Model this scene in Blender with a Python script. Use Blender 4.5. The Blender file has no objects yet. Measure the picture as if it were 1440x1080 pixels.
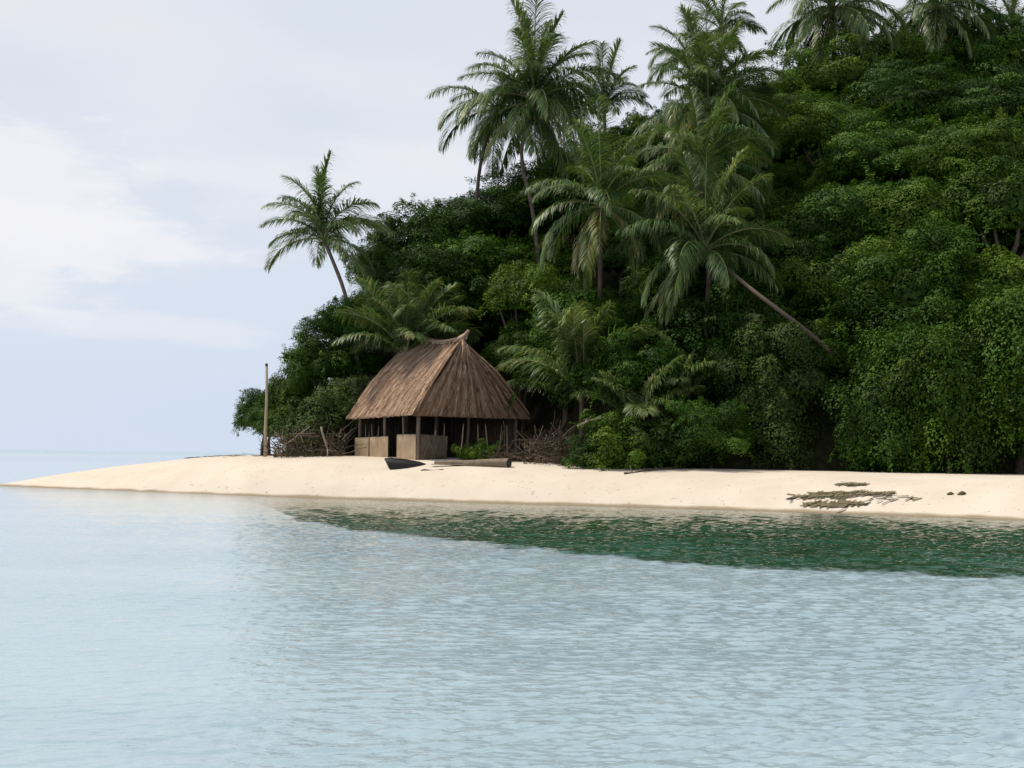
import bpy, math, random
import numpy as np
from mathutils import Matrix, Vector
R = math.radians
scene = bpy.context.scene
COL = scene.collection
random.seed(7)

# ------------------------------------------------------------------ camera, world, sun, exposure
F = 1978.0                      # focal length in photo pixels (1440 wide)
CAM = Vector((0, 0, 2.0))
cam_d = bpy.data.cameras.new('camera')
cam_d.sensor_width = 36
cam_d.lens = 36 * F / 1440
cam_d.clip_end = 20000
cam = bpy.data.objects.new('camera', cam_d)
COL.objects.link(cam)
M = Matrix.Translation(CAM) @ Matrix.Rotation(R(90 + 2.892), 4, 'X') @ Matrix.Rotation(0.011, 4, 'Z')
cam.matrix_world = M
scene.camera = cam

SUN_EL, SUN_AZ = 58, 108         # azimuth from behind the camera towards the left
sx, sy, sz = -math.sin(R(SUN_AZ)) * math.cos(R(SUN_EL)), -math.cos(R(SUN_AZ)) * math.cos(R(SUN_EL)), math.sin(R(SUN_EL))
sun_d = bpy.data.lights.new('sun', 'SUN')
sun_d.energy = 3.5
sun_d.angle = R(9)
sun_d.color = (1.0, 0.92, 0.78)
sun = bpy.data.objects.new('sun', sun_d)
COL.objects.link(sun)
sun.rotation_euler = Vector((sx, sy, sz)).to_track_quat('Z', 'Y').to_euler()

world = bpy.data.worlds.new('World')
scene.world = world
world.use_nodes = True
scene.view_settings.view_transform = 'Standard'
scene.view_settings.look = 'None'
scene.view_settings.exposure = 0.0
scene.view_settings.gamma = 1.0
scene.cycles.max_bounces = 6
scene.cycles.diffuse_bounces = 1
scene.cycles.glossy_bounces = 3
scene.cycles.transmission_bounces = 3
scene.cycles.transparent_max_bounces = 4


def nodes_of(nt):
    nt.nodes.clear()
    def N(t, **k):
        n = nt.nodes.new(t)
        for a, b in k.items():
            if hasattr(n, a):
                setattr(n, a, b)
        return n
    return N


def build_world():
    nt = world.node_tree
    N = nodes_of(nt)
    L = nt.links.new
    out = N('ShaderNodeOutputWorld')
    bg = N('ShaderNodeBackground')
    bg.inputs['Strength'].default_value = 0.1
    sky = N('ShaderNodeTexSky', sky_type='NISHITA', sun_disc=False)
    sky.sun_elevation = R(SUN_EL)
    sky.sun_rotation = math.atan2(sx, sy)
    sky.air_density = 1.0
    sky.dust_density = 1.5
    tc = N('ShaderNodeTexCoord')

    def noise(scale, detail, vec, rough=0.55):
        n = N('ShaderNodeTexNoise')
        n.inputs['Scale'].default_value = scale
        n.inputs['Detail'].default_value = detail
        n.inputs['Roughness'].default_value = rough
        L(vec, n.inputs['Vector'])
        return n.outputs['Fac']

    def ramp(val, a, b, lo=0.0, hi=1.0):
        m = N('ShaderNodeMapRange', interpolation_type='SMOOTHSTEP')
        m.inputs['From Min'].default_value = a
        m.inputs['From Max'].default_value = b
        m.inputs['To Min'].default_value = lo
        m.inputs['To Max'].default_value = hi
        L(val, m.inputs['Value'])
        return m.outputs['Result']

    def math_(op, a, b):
        m = N('ShaderNodeMath', operation=op)
        for i, v in enumerate((a, b)):
            if isinstance(v, (int, float)):
                m.inputs[i].default_value = v
            else:
                L(v, m.inputs[i])
        return m.outputs[0]

    def mix(fac, a, b):
        m = N('ShaderNodeMix', data_type='RGBA')
        for s, v in ((m.inputs[0], fac), (m.inputs[6], a), (m.inputs[7], b)):
            if isinstance(v, (int, float, tuple)):
                s.default_value = v
            else:
                L(v, s)
        return m.outputs[2]
    mp = N('ShaderNodeMapping')
    mp.inputs['Scale'].default_value = (1, 1, 3.2)
    L(tc.outputs['Generated'], mp.inputs['Vector'])
    d = mp.outputs['Vector']
    # thin overcast veil
    haze_col = (7.35, 7.9, 8.8, 1)
    pale = (8.45, 8.5, 9.05, 1)
    veil = ramp(noise(2.6, 3, d), 0.36, 0.62)
    sep0 = N('ShaderNodeSeparateXYZ')
    L(tc.outputs['Generated'], sep0.inputs[0])
    # the unseen sky overhead is opened up to weaken the fill light
    base = mix(ramp(sep0.outputs['Z'], 0.36, 0.62, 0.93, 0.5), sky.outputs['Color'], mix(veil, haze_col, pale))
    # the veil is thinner and bluer low down, greyer overhead
    sep = N('ShaderNodeSeparateXYZ')
    L(tc.outputs['Generated'], sep.inputs[0])
    low = ramp(sep.outputs['Z'], 0.0, 0.30)
    base = mix(math_('MULTIPLY', math_('SUBTRACT', 1.0, low), 0.75), base, (6.1, 7.2, 8.8, 1))
    # a soft cumulus bank low on the left
    def bank(px, py, sx_, sz_):
        v = ray(px, py).normalized()
        vs = N('ShaderNodeVectorMath', operation='SUBTRACT')
        L(tc.outputs['Generated'], vs.inputs[0])
        vs.inputs[1].default_value = v
        vm = N('ShaderNodeVectorMath', operation='MULTIPLY')
        L(vs.outputs[0], vm.inputs[0])
        vm.inputs[1].default_value = (1 / sx_, 0.3, 1 / sz_)
        ln = N('ShaderNodeVectorMath', operation='LENGTH')
        L(vm.outputs[0], ln.inputs[0])
        return ln.outputs['Value']
    puff = noise(11, 6, d, 0.6)
    for (px, py, a, b, k) in ((30, 250, .075, .045, .8), (130, 350, .085, .03, .75), (10, 360, .10, .04, .7),
                              (190, 460, .11, .012, .4), (560, 260, .2, .03, .35)):
        ln = bank(px, py, a, b)
        val = math_('ADD', math_('SUBTRACT', 1.15, ln), math_('MULTIPLY', math_('SUBTRACT', puff, 0.5), 2.6))
        base = mix(math_('MULTIPLY', ramp(val, 0.05, 0.75), k), base, (8.95, 8.95, 9.35, 1))
    L(base, bg.inputs['Color'])
    L(bg.outputs[0], out.inputs['Surface'])


# ------------------------------------------------------------------ pixel helpers (photo pixels -> points in the place)
RIGHT, UP, FWD = M.col[0].to_3d(), M.col[1].to_3d(), -M.col[2].to_3d()


def ray(px, py):
    return FWD + RIGHT * ((px - 720) / F) + UP * ((540 - py) / F)


def at(px, py, D):
    r = ray(px, py)
    return CAM + r * (D / r.y)


def hor(px):
    return 632 + 0.011 * px


build_world()

# ------------------------------------------------------------------ the lie of the land
PXS = np.array([-60, 0, 120, 350, 700, 1050, 1440, 1900])
SHORE_Y = np.array([681.0, 683.5, 688, 697, 707, 717, 731, 745])
SHORE_D = 2 * F / (SHORE_Y - hor(PXS))
FAR_P = np.array([-60, 0, 60, 150, 270, 340, 500, 900])
FAR_D = np.array([76, 80.5, 86, 92, 97, 110, 140, 220.0])
ZM_P = np.array([-60, 0, 70, 150, 270, 340, 480, 600, 750, 900, 1100, 1440])
ZM_Z = np.array([0.02, 0.22, .62, 1.05, 1.62, 1.80, 1.9, 1.88, 1.78, 1.62, 1.5, 1.42])
TR_P = np.array([330, 400, 500, 620, 750, 850, 950, 1440])      # tree line
TR_D = np.array([80, 75, 74, 76, 70, 63, 62.5, 61])
CR_D = np.array([82, 83, 86, 90, 93, 95, 97, 99.0])
SK_P = np.array([330, 350, 430, 470, 530, 570, 660, 740, 830, 900, 1080, 1180, 1310, 1440, 1600])
SK_Y = np.array([640, 585, 485, 420, 325, 305, 245, 210, 170, 140, 85, 60, 60, 38, 20.0])


def ss(t):
    t = np.clip(t, 0, 1)
    return t * t * (3 - 2 * t)


def vnoise(x, y, seed=0):
    s = 0
    rng = np.random.RandomState(seed)
    for k in range(7):
        a = rng.uniform(0, 6.28)
        f = 2 ** (k * 0.55)
        s = s + np.sin((x * math.cos(a) + y * math.sin(a)) * f + rng.uniform(0, 6.28)) / (f ** 0.7)
    return s / 3.0


def ground(X, Y):
    X = np.asarray(X, float)
    Y = np.asarray(Y, float)
    px = 720 + F * X / Y
    dn = Y - np.interp(px, PXS, SHORE_D) + 0.07 * vnoise(X * .5, Y * .2, 3)
    df = np.interp(px, FAR_P, FAR_D) - Y
    zm = np.interp(px, ZM_P, ZM_Z)
    up = zm * (1 - np.exp(-np.maximum(dn, 0) / 2.4)) * (1 - np.exp(-np.maximum(df, 0) / 3.0))
    z = np.where((dn > 0) & (df > 0), up, -0.13 * np.clip(np.maximum(-dn, -df), 0, 25))
    z = z + 0.004 * vnoise(X * .8, Y * .5, 5) * np.clip(z, 0, 1)
    d0 = np.interp(px, TR_P, TR_D)
    d1 = np.interp(px, TR_P, CR_D)
    sk = np.interp(px, SK_P, SK_Y)
    H = np.maximum((hor(px) - sk) / F * d1 + 2 - 4.8 - zm, 0)
    t = (Y - d0 - 1.0) / (d1 - d0)
    prof = np.clip(t, 0, 1) ** 0.85
    prof = np.where(t > 1, np.clip(1 - (t - 1) * 0.25, 0.3, 1), prof)
    edge = ss((px - 335) / 60)
    return z + H * prof * edge + 0.25 * vnoise(X * .35, Y * .35, 9) * np.clip(prof * 3, 0, 1) * edge


def gz(X, Y):
    return float(ground(X, Y))


# ------------------------------------------------------------------ mesh helpers
def mesh_np(name, V, Fq, tint=None, smooth=False):
    V = np.asarray(V, np.float32)
    Fq = np.asarray(Fq, np.int32)
    k = Fq.shape[1]
    me = bpy.data.meshes.new(name)
    me.vertices.add(len(V))
    me.vertices.foreach_set('co', V.ravel())
    me.loops.add(Fq.size)
    me.loops.foreach_set('vertex_index', Fq.ravel())
    me.polygons.add(len(Fq))
    me.polygons.foreach_set('loop_start', np.arange(len(Fq), dtype=np.int32) * k)
    me.polygons.foreach_set('loop_total', np.full(len(Fq), k, np.int32))
    if smooth:
        me.polygons.foreach_set('use_smooth', np.ones(len(Fq), bool))
    if tint is not None:
        at_ = me.attributes.new('tint', 'FLOAT', 'POINT')
        at_.data.foreach_set('value', np.asarray(tint, np.float32))
    me.update(calc_edges=True)
    return me


class MB:
    """collects quads; build() links them as ONE mesh object"""
    def __init__(s):
        s.V, s.F, s.T = [], [], []
        s.n = 0

    def add(s, V, Fq, tint=0.5):
        V = np.asarray(V, float).reshape(-1, 3)
        Fq = np.asarray(Fq, int).reshape(-1, 4)
        s.V.append(V)
        s.F.append(Fq + s.n)
        s.T.append(np.broadcast_to(np.asarray(tint, float), (len(V),)))
        s.n += len(V)

    def tube(s, pts, rad, sides=8, tint=0.5, cap=True, jit=0.0, seed=1):
        pts = np.asarray(pts, float)
        n = len(pts)
        rad = np.broadcast_to(np.asarray(rad, float), (n,))
        tan = np.gradient(pts, axis=0)
        tan /= np.linalg.norm(tan, axis=1, keepdims=True) + 1e-9
        ref = np.array([0.31, 0.17, 1.0]) if abs(tan[0][2]) < .8 else np.array([1.0, .2, .1])
        rng = np.random.RandomState(seed)
        V = []
        for i in range(n):
            a = np.cross(tan[i], ref)
            a /= np.linalg.norm(a)
            b = np.cross(tan[i], a)
            ref = np.cross(a, tan[i]) if False else ref
            th = np.arange(sides) * 2 * math.pi / sides
            rr = rad[i] * (1 + jit * rng.uniform(-1, 1, sides))
            V.append(pts[i] + np.outer(np.cos(th) * rr, a) + np.outer(np.sin(th) * rr, b))
        V = np.concatenate(V)
        Fq = []
        for i in range(n - 1):
            for j in range(sides):
                k = (j + 1) % sides
                Fq.append((i * sides + j, i * sides + k, (i + 1) * sides + k, (i + 1) * sides + j))
        if cap:
            for e, base in ((0, 0), (1, (n - 1) * sides)):
                c = len(V)
                V = np.vstack([V, pts[0 if e == 0 else -1]])
                for j in range(0, sides, 2):
                    q = (base + j, base + (j + 1) % sides, base + (j + 2) % sides, c)
                    Fq.append(q[::-1] if e == 0 else q)
        s.add(V, Fq, tint)

    def box(s, c, size, rz=0.0, tint=0.5):
        c = np.asarray(c, float)
        h = np.asarray(size, float) / 2
        P = np.array([[a, b, d] for a in (-1, 1) for b in (-1, 1) for d in (-1, 1)]) * h
        ca, sa = math.cos(rz), math.sin(rz)
        P = np.stack([P[:, 0] * ca - P[:, 1] * sa, P[:, 0] * sa + P[:, 1] * ca, P[:, 2]], 1) + c
        s.add(P, [(0, 1, 3, 2), (4, 6, 7, 5), (0, 4, 5, 1), (2, 3, 7, 6), (0, 2, 6, 4), (1, 5, 7, 3)], tint)

    def mesh(s, name, smooth=False):
        return mesh_np(name, np.concatenate(s.V), np.concatenate(s.F), np.concatenate(s.T), smooth)

    def build(s, name, m, parent=None, smooth=False):
        return link(name, s.mesh(name, smooth), m, parent)


def link(name, me, m=None, parent=None):
    o = bpy.data.objects.new(name, me)
    COL.objects.link(o)
    if m is not None and not me.materials:
        me.materials.append(m)
    if parent is not None:
        o.parent = parent
    return o


def tag(o, label=None, cat=None, group=None, kind=None):
    for k, v in (('label', label), ('category', cat), ('group', group), ('kind', kind)):
        if v:
            o[k] = v
    return o


def empty(name, loc, label, cat, group=None, rz=0.0, s=1.0):
    o = bpy.data.objects.new(name, None)
    COL.objects.link(o)
    o.empty_display_size = 0.3
    o.location = loc
    o.rotation_euler = (0, 0, rz)
    o.scale = (s, s, s)
    return tag(o, label, cat, group)


# ------------------------------------------------------------------ materials
def mat(name):
    m = bpy.data.materials.new(name)
    m.use_nodes = True
    nt = m.node_tree
    N = nodes_of(nt)
    out = N('ShaderNodeOutputMaterial')
    p = N('ShaderNodeBsdfPrincipled')
    nt.links.new(p.outputs[0], out.inputs['Surface'])
    return m, nt, N, nt.links.new, p, out


def ramp_node(N, cols):
    r = N('ShaderNodeValToRGB')
    e = r.color_ramp.elements
    e[0].position, e[0].color = cols[0][0], (*cols[0][1], 1)
    e[1].position, e[1].color = cols[-1][0], (*cols[-1][1], 1)
    for pos, c in cols[1:-1]:
        x = e.new(pos)
        x.color = (*c, 1)
    return r


def tint_mat(name, cols, rough=0.6, transl=0.0, spec=0.4, rand=0.25, noise=0.0, nscale=3.0, bump=0.0, bscale=30.0, bvec=(1, 1, 1)):
    """colour from the mesh's own tint (each leaf, straw or stick), a random shift per object and some wear"""
    m, nt, N, L, p, out = mat(name)
    a = N('ShaderNodeAttribute', attribute_name='tint')
    oi = N('ShaderNodeObjectInfo')
    ma = N('ShaderNodeMath', operation='MULTIPLY_ADD')
    L(oi.outputs['Random'], ma.inputs[0])
    ma.inputs[1].default_value = rand
    ma.inputs[2].default_value = -rand / 2
    ad = N('ShaderNodeMath', operation='ADD')
    L(a.outputs['Fac'], ad.inputs[0])
    L(ma.outputs[0], ad.inputs[1])
    val = ad.outputs[0]
    tc = N('ShaderNodeTexCoord')
    if noise:
        n = N('ShaderNodeTexNoise')
        n.inputs['Scale'].default_value = nscale
        n.inputs['Detail'].default_value = 5
        L(tc.outputs['Object'], n.inputs['Vector'])
        mm = N('ShaderNodeMath', operation='MULTIPLY_ADD')
        L(n.outputs['Fac'], mm.inputs[0])
        mm.inputs[1].default_value = noise
        mm.inputs[2].default_value = -noise / 2
        a2 = N('ShaderNodeMath', operation='ADD')
        L(val, a2.inputs[0])
        L(mm.outputs[0], a2.inputs[1])
        val = a2.outputs[0]
    r = ramp_node(N, cols)
    L(val, r.inputs['Fac'])
    L(r.outputs['Color'], p.inputs['Base Color'])
    p.inputs['Roughness'].default_value = rough
    p.inputs['Specular IOR Level'].default_value = spec
    if bump:
        mp = N('ShaderNodeMapping')
        mp.inputs['Scale'].default_value = bvec
        L(tc.outputs['Object'], mp.inputs['Vector'])
        nb = N('ShaderNodeTexNoise')
        nb.inputs['Scale'].default_value = bscale
        nb.inputs['Detail'].default_value = 4
        L(mp.outputs[0], nb.inputs['Vector'])
        b = N('ShaderNodeBump')
        b.inputs['Strength'].default_value = bump
        b.inputs['Distance'].default_value = 0.05
        L(nb.outputs['Fac'], b.inputs['Height'])
        L(b.outputs[0], p.inputs['Normal'])
    if transl:
        t = N('ShaderNodeBsdfTranslucent')
        mx = N('ShaderNodeMix', data_type='RGBA', blend_type='MULTIPLY')
        mx.inputs[0].default_value = 1
        L(r.outputs['Color'], mx.inputs[6])
        mx.inputs[7].default_value = (1.1, 1.25, 0.5, 1)
        L(mx.outputs[2], t.inputs['Color'])
        ms = N('ShaderNodeMixShader')
        ms.inputs[0].default_value = transl
        L(p.outputs[0], ms.inputs[1])
        L(t.outputs[0], ms.inputs[2])
        L(ms.outputs[0], out.inputs['Surface'])
    return m


G_DARK = [(0.0, (0.0069, 0.0210, 0.0019)), (0.35, (0.0218, 0.0596, 0.0048)), (0.7, (0.0589, 0.1360, 0.0095)), (1.0, (0.1465, 0.2415, 0.0212))]
G_MID = [(0.0, (0.0138, 0.0338, 0.0026)), (0.35, (0.0418, 0.0920, 0.0062)), (0.7, (0.0989, 0.1793, 0.0127)), (1.0, (0.1993, 0.2744, 0.0265))]
G_GREY = [(0.0, (0.0189, 0.0363, 0.0084)), (0.4, (0.0527, 0.0894, 0.0192)), (0.75, (0.1158, 0.1626, 0.0380)), (1.0, (0.2110, 0.2415, 0.0662))]
G_PALM = [(0.0, (0.024, 0.056, 0.018)), (0.4, (0.072, 0.138, 0.040)), (0.7, (0.155, 0.220, 0.070)), (0.88, (0.33, 0.34, 0.13)), (1.0, (0.46, 0.36, 0.19))]
MT = {
    'leaf_dark': tint_mat('dark_leaf', G_DARK, 0.6, 0.14, 0.18, rand=.26),
    'leaf_mid': tint_mat('mid_leaf', G_MID, 0.6, 0.16, 0.18, rand=.26),
    'leaf_grey': tint_mat('grey_leaf', G_GREY, 0.6, 0.15, 0.15),
    'palm': tint_mat('palm_leaf', G_PALM, 0.42, 0.25, 0.45, rand=0.2),
    'dry_leaf': tint_mat('dry_leaf', [(0, (0.03, 0.025, 0.012)), (.5, (0.09, 0.075, 0.03)), (1, (0.24, 0.18, 0.09))], 0.7, 0.1),
    'bark': tint_mat('bark', [(0, (0.05, 0.035, 0.025)), (.5, (0.13, 0.10, 0.075)), (1, (0.26, 0.21, 0.16))], 0.85, 0, 0.2, noise=.6, nscale=6, bump=.6, bscale=14),
    'palm_bark': tint_mat('palm_bark', [(0, (0.06, 0.04, 0.032)), (.5, (0.17, 0.12, 0.095)), (1, (0.30, 0.24, 0.19))], 0.8, 0, 0.2, noise=.7, nscale=2.5, bump=.8, bscale=5, bvec=(1, 1, 6)),
    'thatch': tint_mat('thatch', [(0, (0.042, 0.025, 0.016)), (.35, (0.185, 0.112, 0.070)), (.7, (0.345, 0.22, 0.142)), (1, (0.52, 0.37, 0.255))], 0.9, 0, 0.15, noise=.35, nscale=2.0),
    'ridge': tint_mat('ridge_thatch', [(0, (0.16, 0.10, 0.07)), (.5, (0.36, 0.24, 0.17)), (1, (0.52, 0.38, 0.27))], 0.9, 0, 0.15, noise=.4, nscale=5),
    'wood': tint_mat('weathered_wood', [(0, (0.06, 0.045, 0.033)), (.5, (0.19, 0.145, 0.105)), (1, (0.38, 0.31, 0.24))], 0.85, 0, 0.2, noise=.6, nscale=4, bump=.5, bscale=8, bvec=(1, 1, 1)),
    'pale_wood': tint_mat('bleached_wood', [(0, (0.15, 0.11, 0.075)), (.5, (0.34, 0.26, 0.175)), (1, (0.52, 0.42, 0.30))], 0.85, 0, 0.2, noise=.5, nscale=4),
    'dark_wood': tint_mat('tarred_wood', [(0, (0.008, 0.007, 0.006)), (.5, (0.02, 0.018, 0.016)), (1, (0.06, 0.055, 0.05))], 0.6, 0, 0.3, noise=.6, nscale=5),
    'stick': tint_mat('dead_stick', [(0, (0.045, 0.032, 0.024)), (.5, (0.13, 0.095, 0.07)), (1, (0.36, 0.29, 0.22))], 0.85, 0, 0.2),
    'nut': tint_mat('coconut_husk', [(0, (0.03, 0.03, 0.01)), (.5, (0.10, 0.09, 0.03)), (1, (0.2, 0.15, 0.07))], 0.6, 0, 0.3, noise=.4),
}


def mat_mat():
    """woven palm screen"""
    m, nt, N, L, p, out = mat('woven_screen')
    tc = N('ShaderNodeTexCoord')
    wm = N('ShaderNodeMapping')
    wm.inputs['Scale'].default_value = (14, 14, 1.6)
    L(tc.outputs['Object'], wm.inputs['Vector'])
    w = N('ShaderNodeTexNoise')
    w.inputs['Scale'].default_value = 2.0
    w.inputs['Detail'].default_value = 4
    L(wm.outputs[0], w.inputs['Vector'])
    n = N('ShaderNodeTexNoise')
    n.inputs['Scale'].default_value = 2.2
    n.inputs['Detail'].default_value = 6
    L(tc.outputs['Object'], n.inputs['Vector'])
    a = N('ShaderNodeAttribute', attribute_name='tint')
    s1 = N('ShaderNodeMath', operation='MULTIPLY_ADD')
    L(n.outputs['Fac'], s1.inputs[0])
    s1.inputs[1].default_value = 0.7
    s1.inputs[2].default_value = 0.1
    s2 = N('ShaderNodeMath', operation='ADD')
    L(s1.outputs[0], s2.inputs[0])
    L(a.outputs['Fac'], s2.inputs[1])
    s3 = N('ShaderNodeMath', operation='MULTIPLY_ADD')
    L(w.outputs['Fac'], s3.inputs[0])
    s3.inputs[1].default_value = -0.9
    L(s2.outputs[0], s3.inputs[2])
    r = ramp_node(N, [(0, (0.09, 0.075, 0.045)), (.5, (0.28, 0.205, 0.125)), (1, (0.46, 0.34, 0.22))])
    L(s3.outputs[0], r.inputs['Fac'])
    L(r.outputs['Color'], p.inputs['Base Color'])
    p.inputs['Roughness'].default_value = 0.85
    return m


MT['screen'] = mat_mat()


def sand_mat():
    m, nt, N, L, p, out = mat('sand')
    g = N('ShaderNodeNewGeometry')
    sep = N('ShaderNodeSeparateXYZ')
    L(g.outputs['Position'], sep.inputs[0])
    def noise(sc, det=5, vec=None):
        n = N('ShaderNodeTexNoise')
        n.inputs['Scale'].default_value = sc
        n.inputs['Detail'].default_value = det
        L(vec if vec is not None else g.outputs['Position'], n.inputs['Vector'])
        return n.outputs['Fac']
    n1 = noise(0.5)
    r = ramp_node(N, [(0.3, (0.62, 0.535, 0.435)), (0.5, (0.66, 0.575, 0.475)), (0.7, (0.70, 0.615, 0.515))])
    L(n1, r.inputs['Fac'])
    # damp strip just above the water line
    nz = N('ShaderNodeMath', operation='MULTIPLY_ADD')
    L(noise(0.7), nz.inputs[0])
    nz.inputs[1].default_value = -0.16
    L(sep.outputs['Z'], nz.inputs[2])
    wet = N('ShaderNodeMapRange')
    wet.inputs['From Min'].default_value = -0.04
    wet.inputs['From Max'].default_value = 0.05
    L(nz.outputs[0], wet.inputs['Value'])
    mx = N('ShaderNodeMix', data_type='RGBA')
    L(wet.outputs[0], mx.inputs[0])
    mx.inputs[6].default_value = (0.30, 0.235, 0.16, 1)
    L(r.outputs['Color'], mx.inputs[7])
    # scattered leaf litter and specks
    mp = N('ShaderNodeMapping')
    mp.inputs['Scale'].default_value = (1.2, 2.4, 1)
    L(g.outputs['Position'], mp.inputs['Vector'])
    sp = N('ShaderNodeMapRange')
    sp.inputs['From Min'].default_value = 0.665
    sp.inputs['From Max'].default_value = 0.73
    L(noise(4.0, 3, mp.outputs[0]), sp.inputs['Value'])
    mx2 = N('ShaderNodeMix', data_type='RGBA')
    L(sp.outputs[0], mx2.inputs[0])
    L(mx.outputs[2], mx2.inputs[6])
    mx2.inputs[7].default_value = (0.28, 0.21, 0.13, 1)
    # leaf litter and soil under the trees, by the height above the beach
    at_ = N('ShaderNodeAttribute', attribute_name='tint')
    ln = N('ShaderNodeMath', operation='MULTIPLY_ADD')
    L(noise(1.3, 6), ln.inputs[0])
    ln.inputs[1].default_value = 0.8
    L(at_.outputs['Fac'], ln.inputs[2])
    lm = N('ShaderNodeMapRange')
    lm.inputs['From Min'].default_value = 0.75
    lm.inputs['From Max'].default_value = 1.0
    L(ln.outputs[0], lm.inputs['Value'])
    lr = ramp_node(N, [(0.3, (0.018, 0.022, 0.009)), (0.6, (0.04, 0.035, 0.018)), (0.8, (0.08, 0.06, 0.035))])
    L(noise(3.0, 6), lr.inputs['Fac'])
    mx3 = N('ShaderNodeMix', data_type='RGBA')
    L(lm.outputs[0], mx3.inputs[0])
    L(mx2.outputs[2], mx3.inputs[6])
    L(lr.outputs['Color'], mx3.inputs[7])
    L(mx3.outputs[2], p.inputs['Base Color'])
    p.inputs['Roughness'].default_value = 0.9
    p.inputs['Specular IOR Level'].default_value = 0.15
    b = N('ShaderNodeBump')
    b.inputs['Strength'].default_value = 0.35
    b.inputs['Distance'].default_value = 0.02
    L(noise(2.2, 6), b.inputs['Height'])
    L(b.outputs[0], p.inputs['Normal'])
    return m


# ------------------------------------------------------------------ ground: one sheet, beach and wooded hill
def build_ground():
    pxs = np.concatenate([np.linspace(-900, -100, 30), np.linspace(-80, 1600, 340), np.linspace(1640, 2800, 40)])
    Ds = np.concatenate([np.linspace(18, 44, 20), np.linspace(44.2, 75, 190), np.linspace(75.6, 112, 64), np.linspace(115, 260, 20)])
    P, D = np.meshgrid(pxs, Ds)
    X = (P - 720) / F * D
    Z = ground(X, D)
    V = np.stack([X, D, Z], -1).reshape(-1, 3)
    n = len(pxs)
    i, j = np.meshgrid(np.arange(len(Ds) - 1), np.arange(n - 1), indexing='ij')
    a = (i * n + j).ravel()
    Fq = np.stack([a, a + 1, a + n + 1, a + n], 1)
    d0 = np.interp(P, TR_P, TR_D)
    wood = ss((D - d0 + 1.2) / 2.5) * ss((P - 352) / 30)
    me = mesh_np('beach', V, Fq, wood.ravel(), True)
    tag(link('beach', me, sand_mat()), kind='structure')


build_ground()


# ------------------------------------------------------------------ the sea
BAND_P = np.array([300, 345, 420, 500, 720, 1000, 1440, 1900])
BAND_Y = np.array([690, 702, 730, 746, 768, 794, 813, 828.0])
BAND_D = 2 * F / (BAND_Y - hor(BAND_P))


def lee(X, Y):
    """1 in the sheltered green band whose tree reflection is partly painted, 0 in the open lagoon"""
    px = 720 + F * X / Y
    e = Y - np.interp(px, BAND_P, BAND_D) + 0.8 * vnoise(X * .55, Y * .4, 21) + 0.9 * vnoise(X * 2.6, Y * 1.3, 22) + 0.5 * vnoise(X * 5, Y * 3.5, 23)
    return ss(e / 1.5 + .5) * ss((px - 318) / 120)


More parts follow.
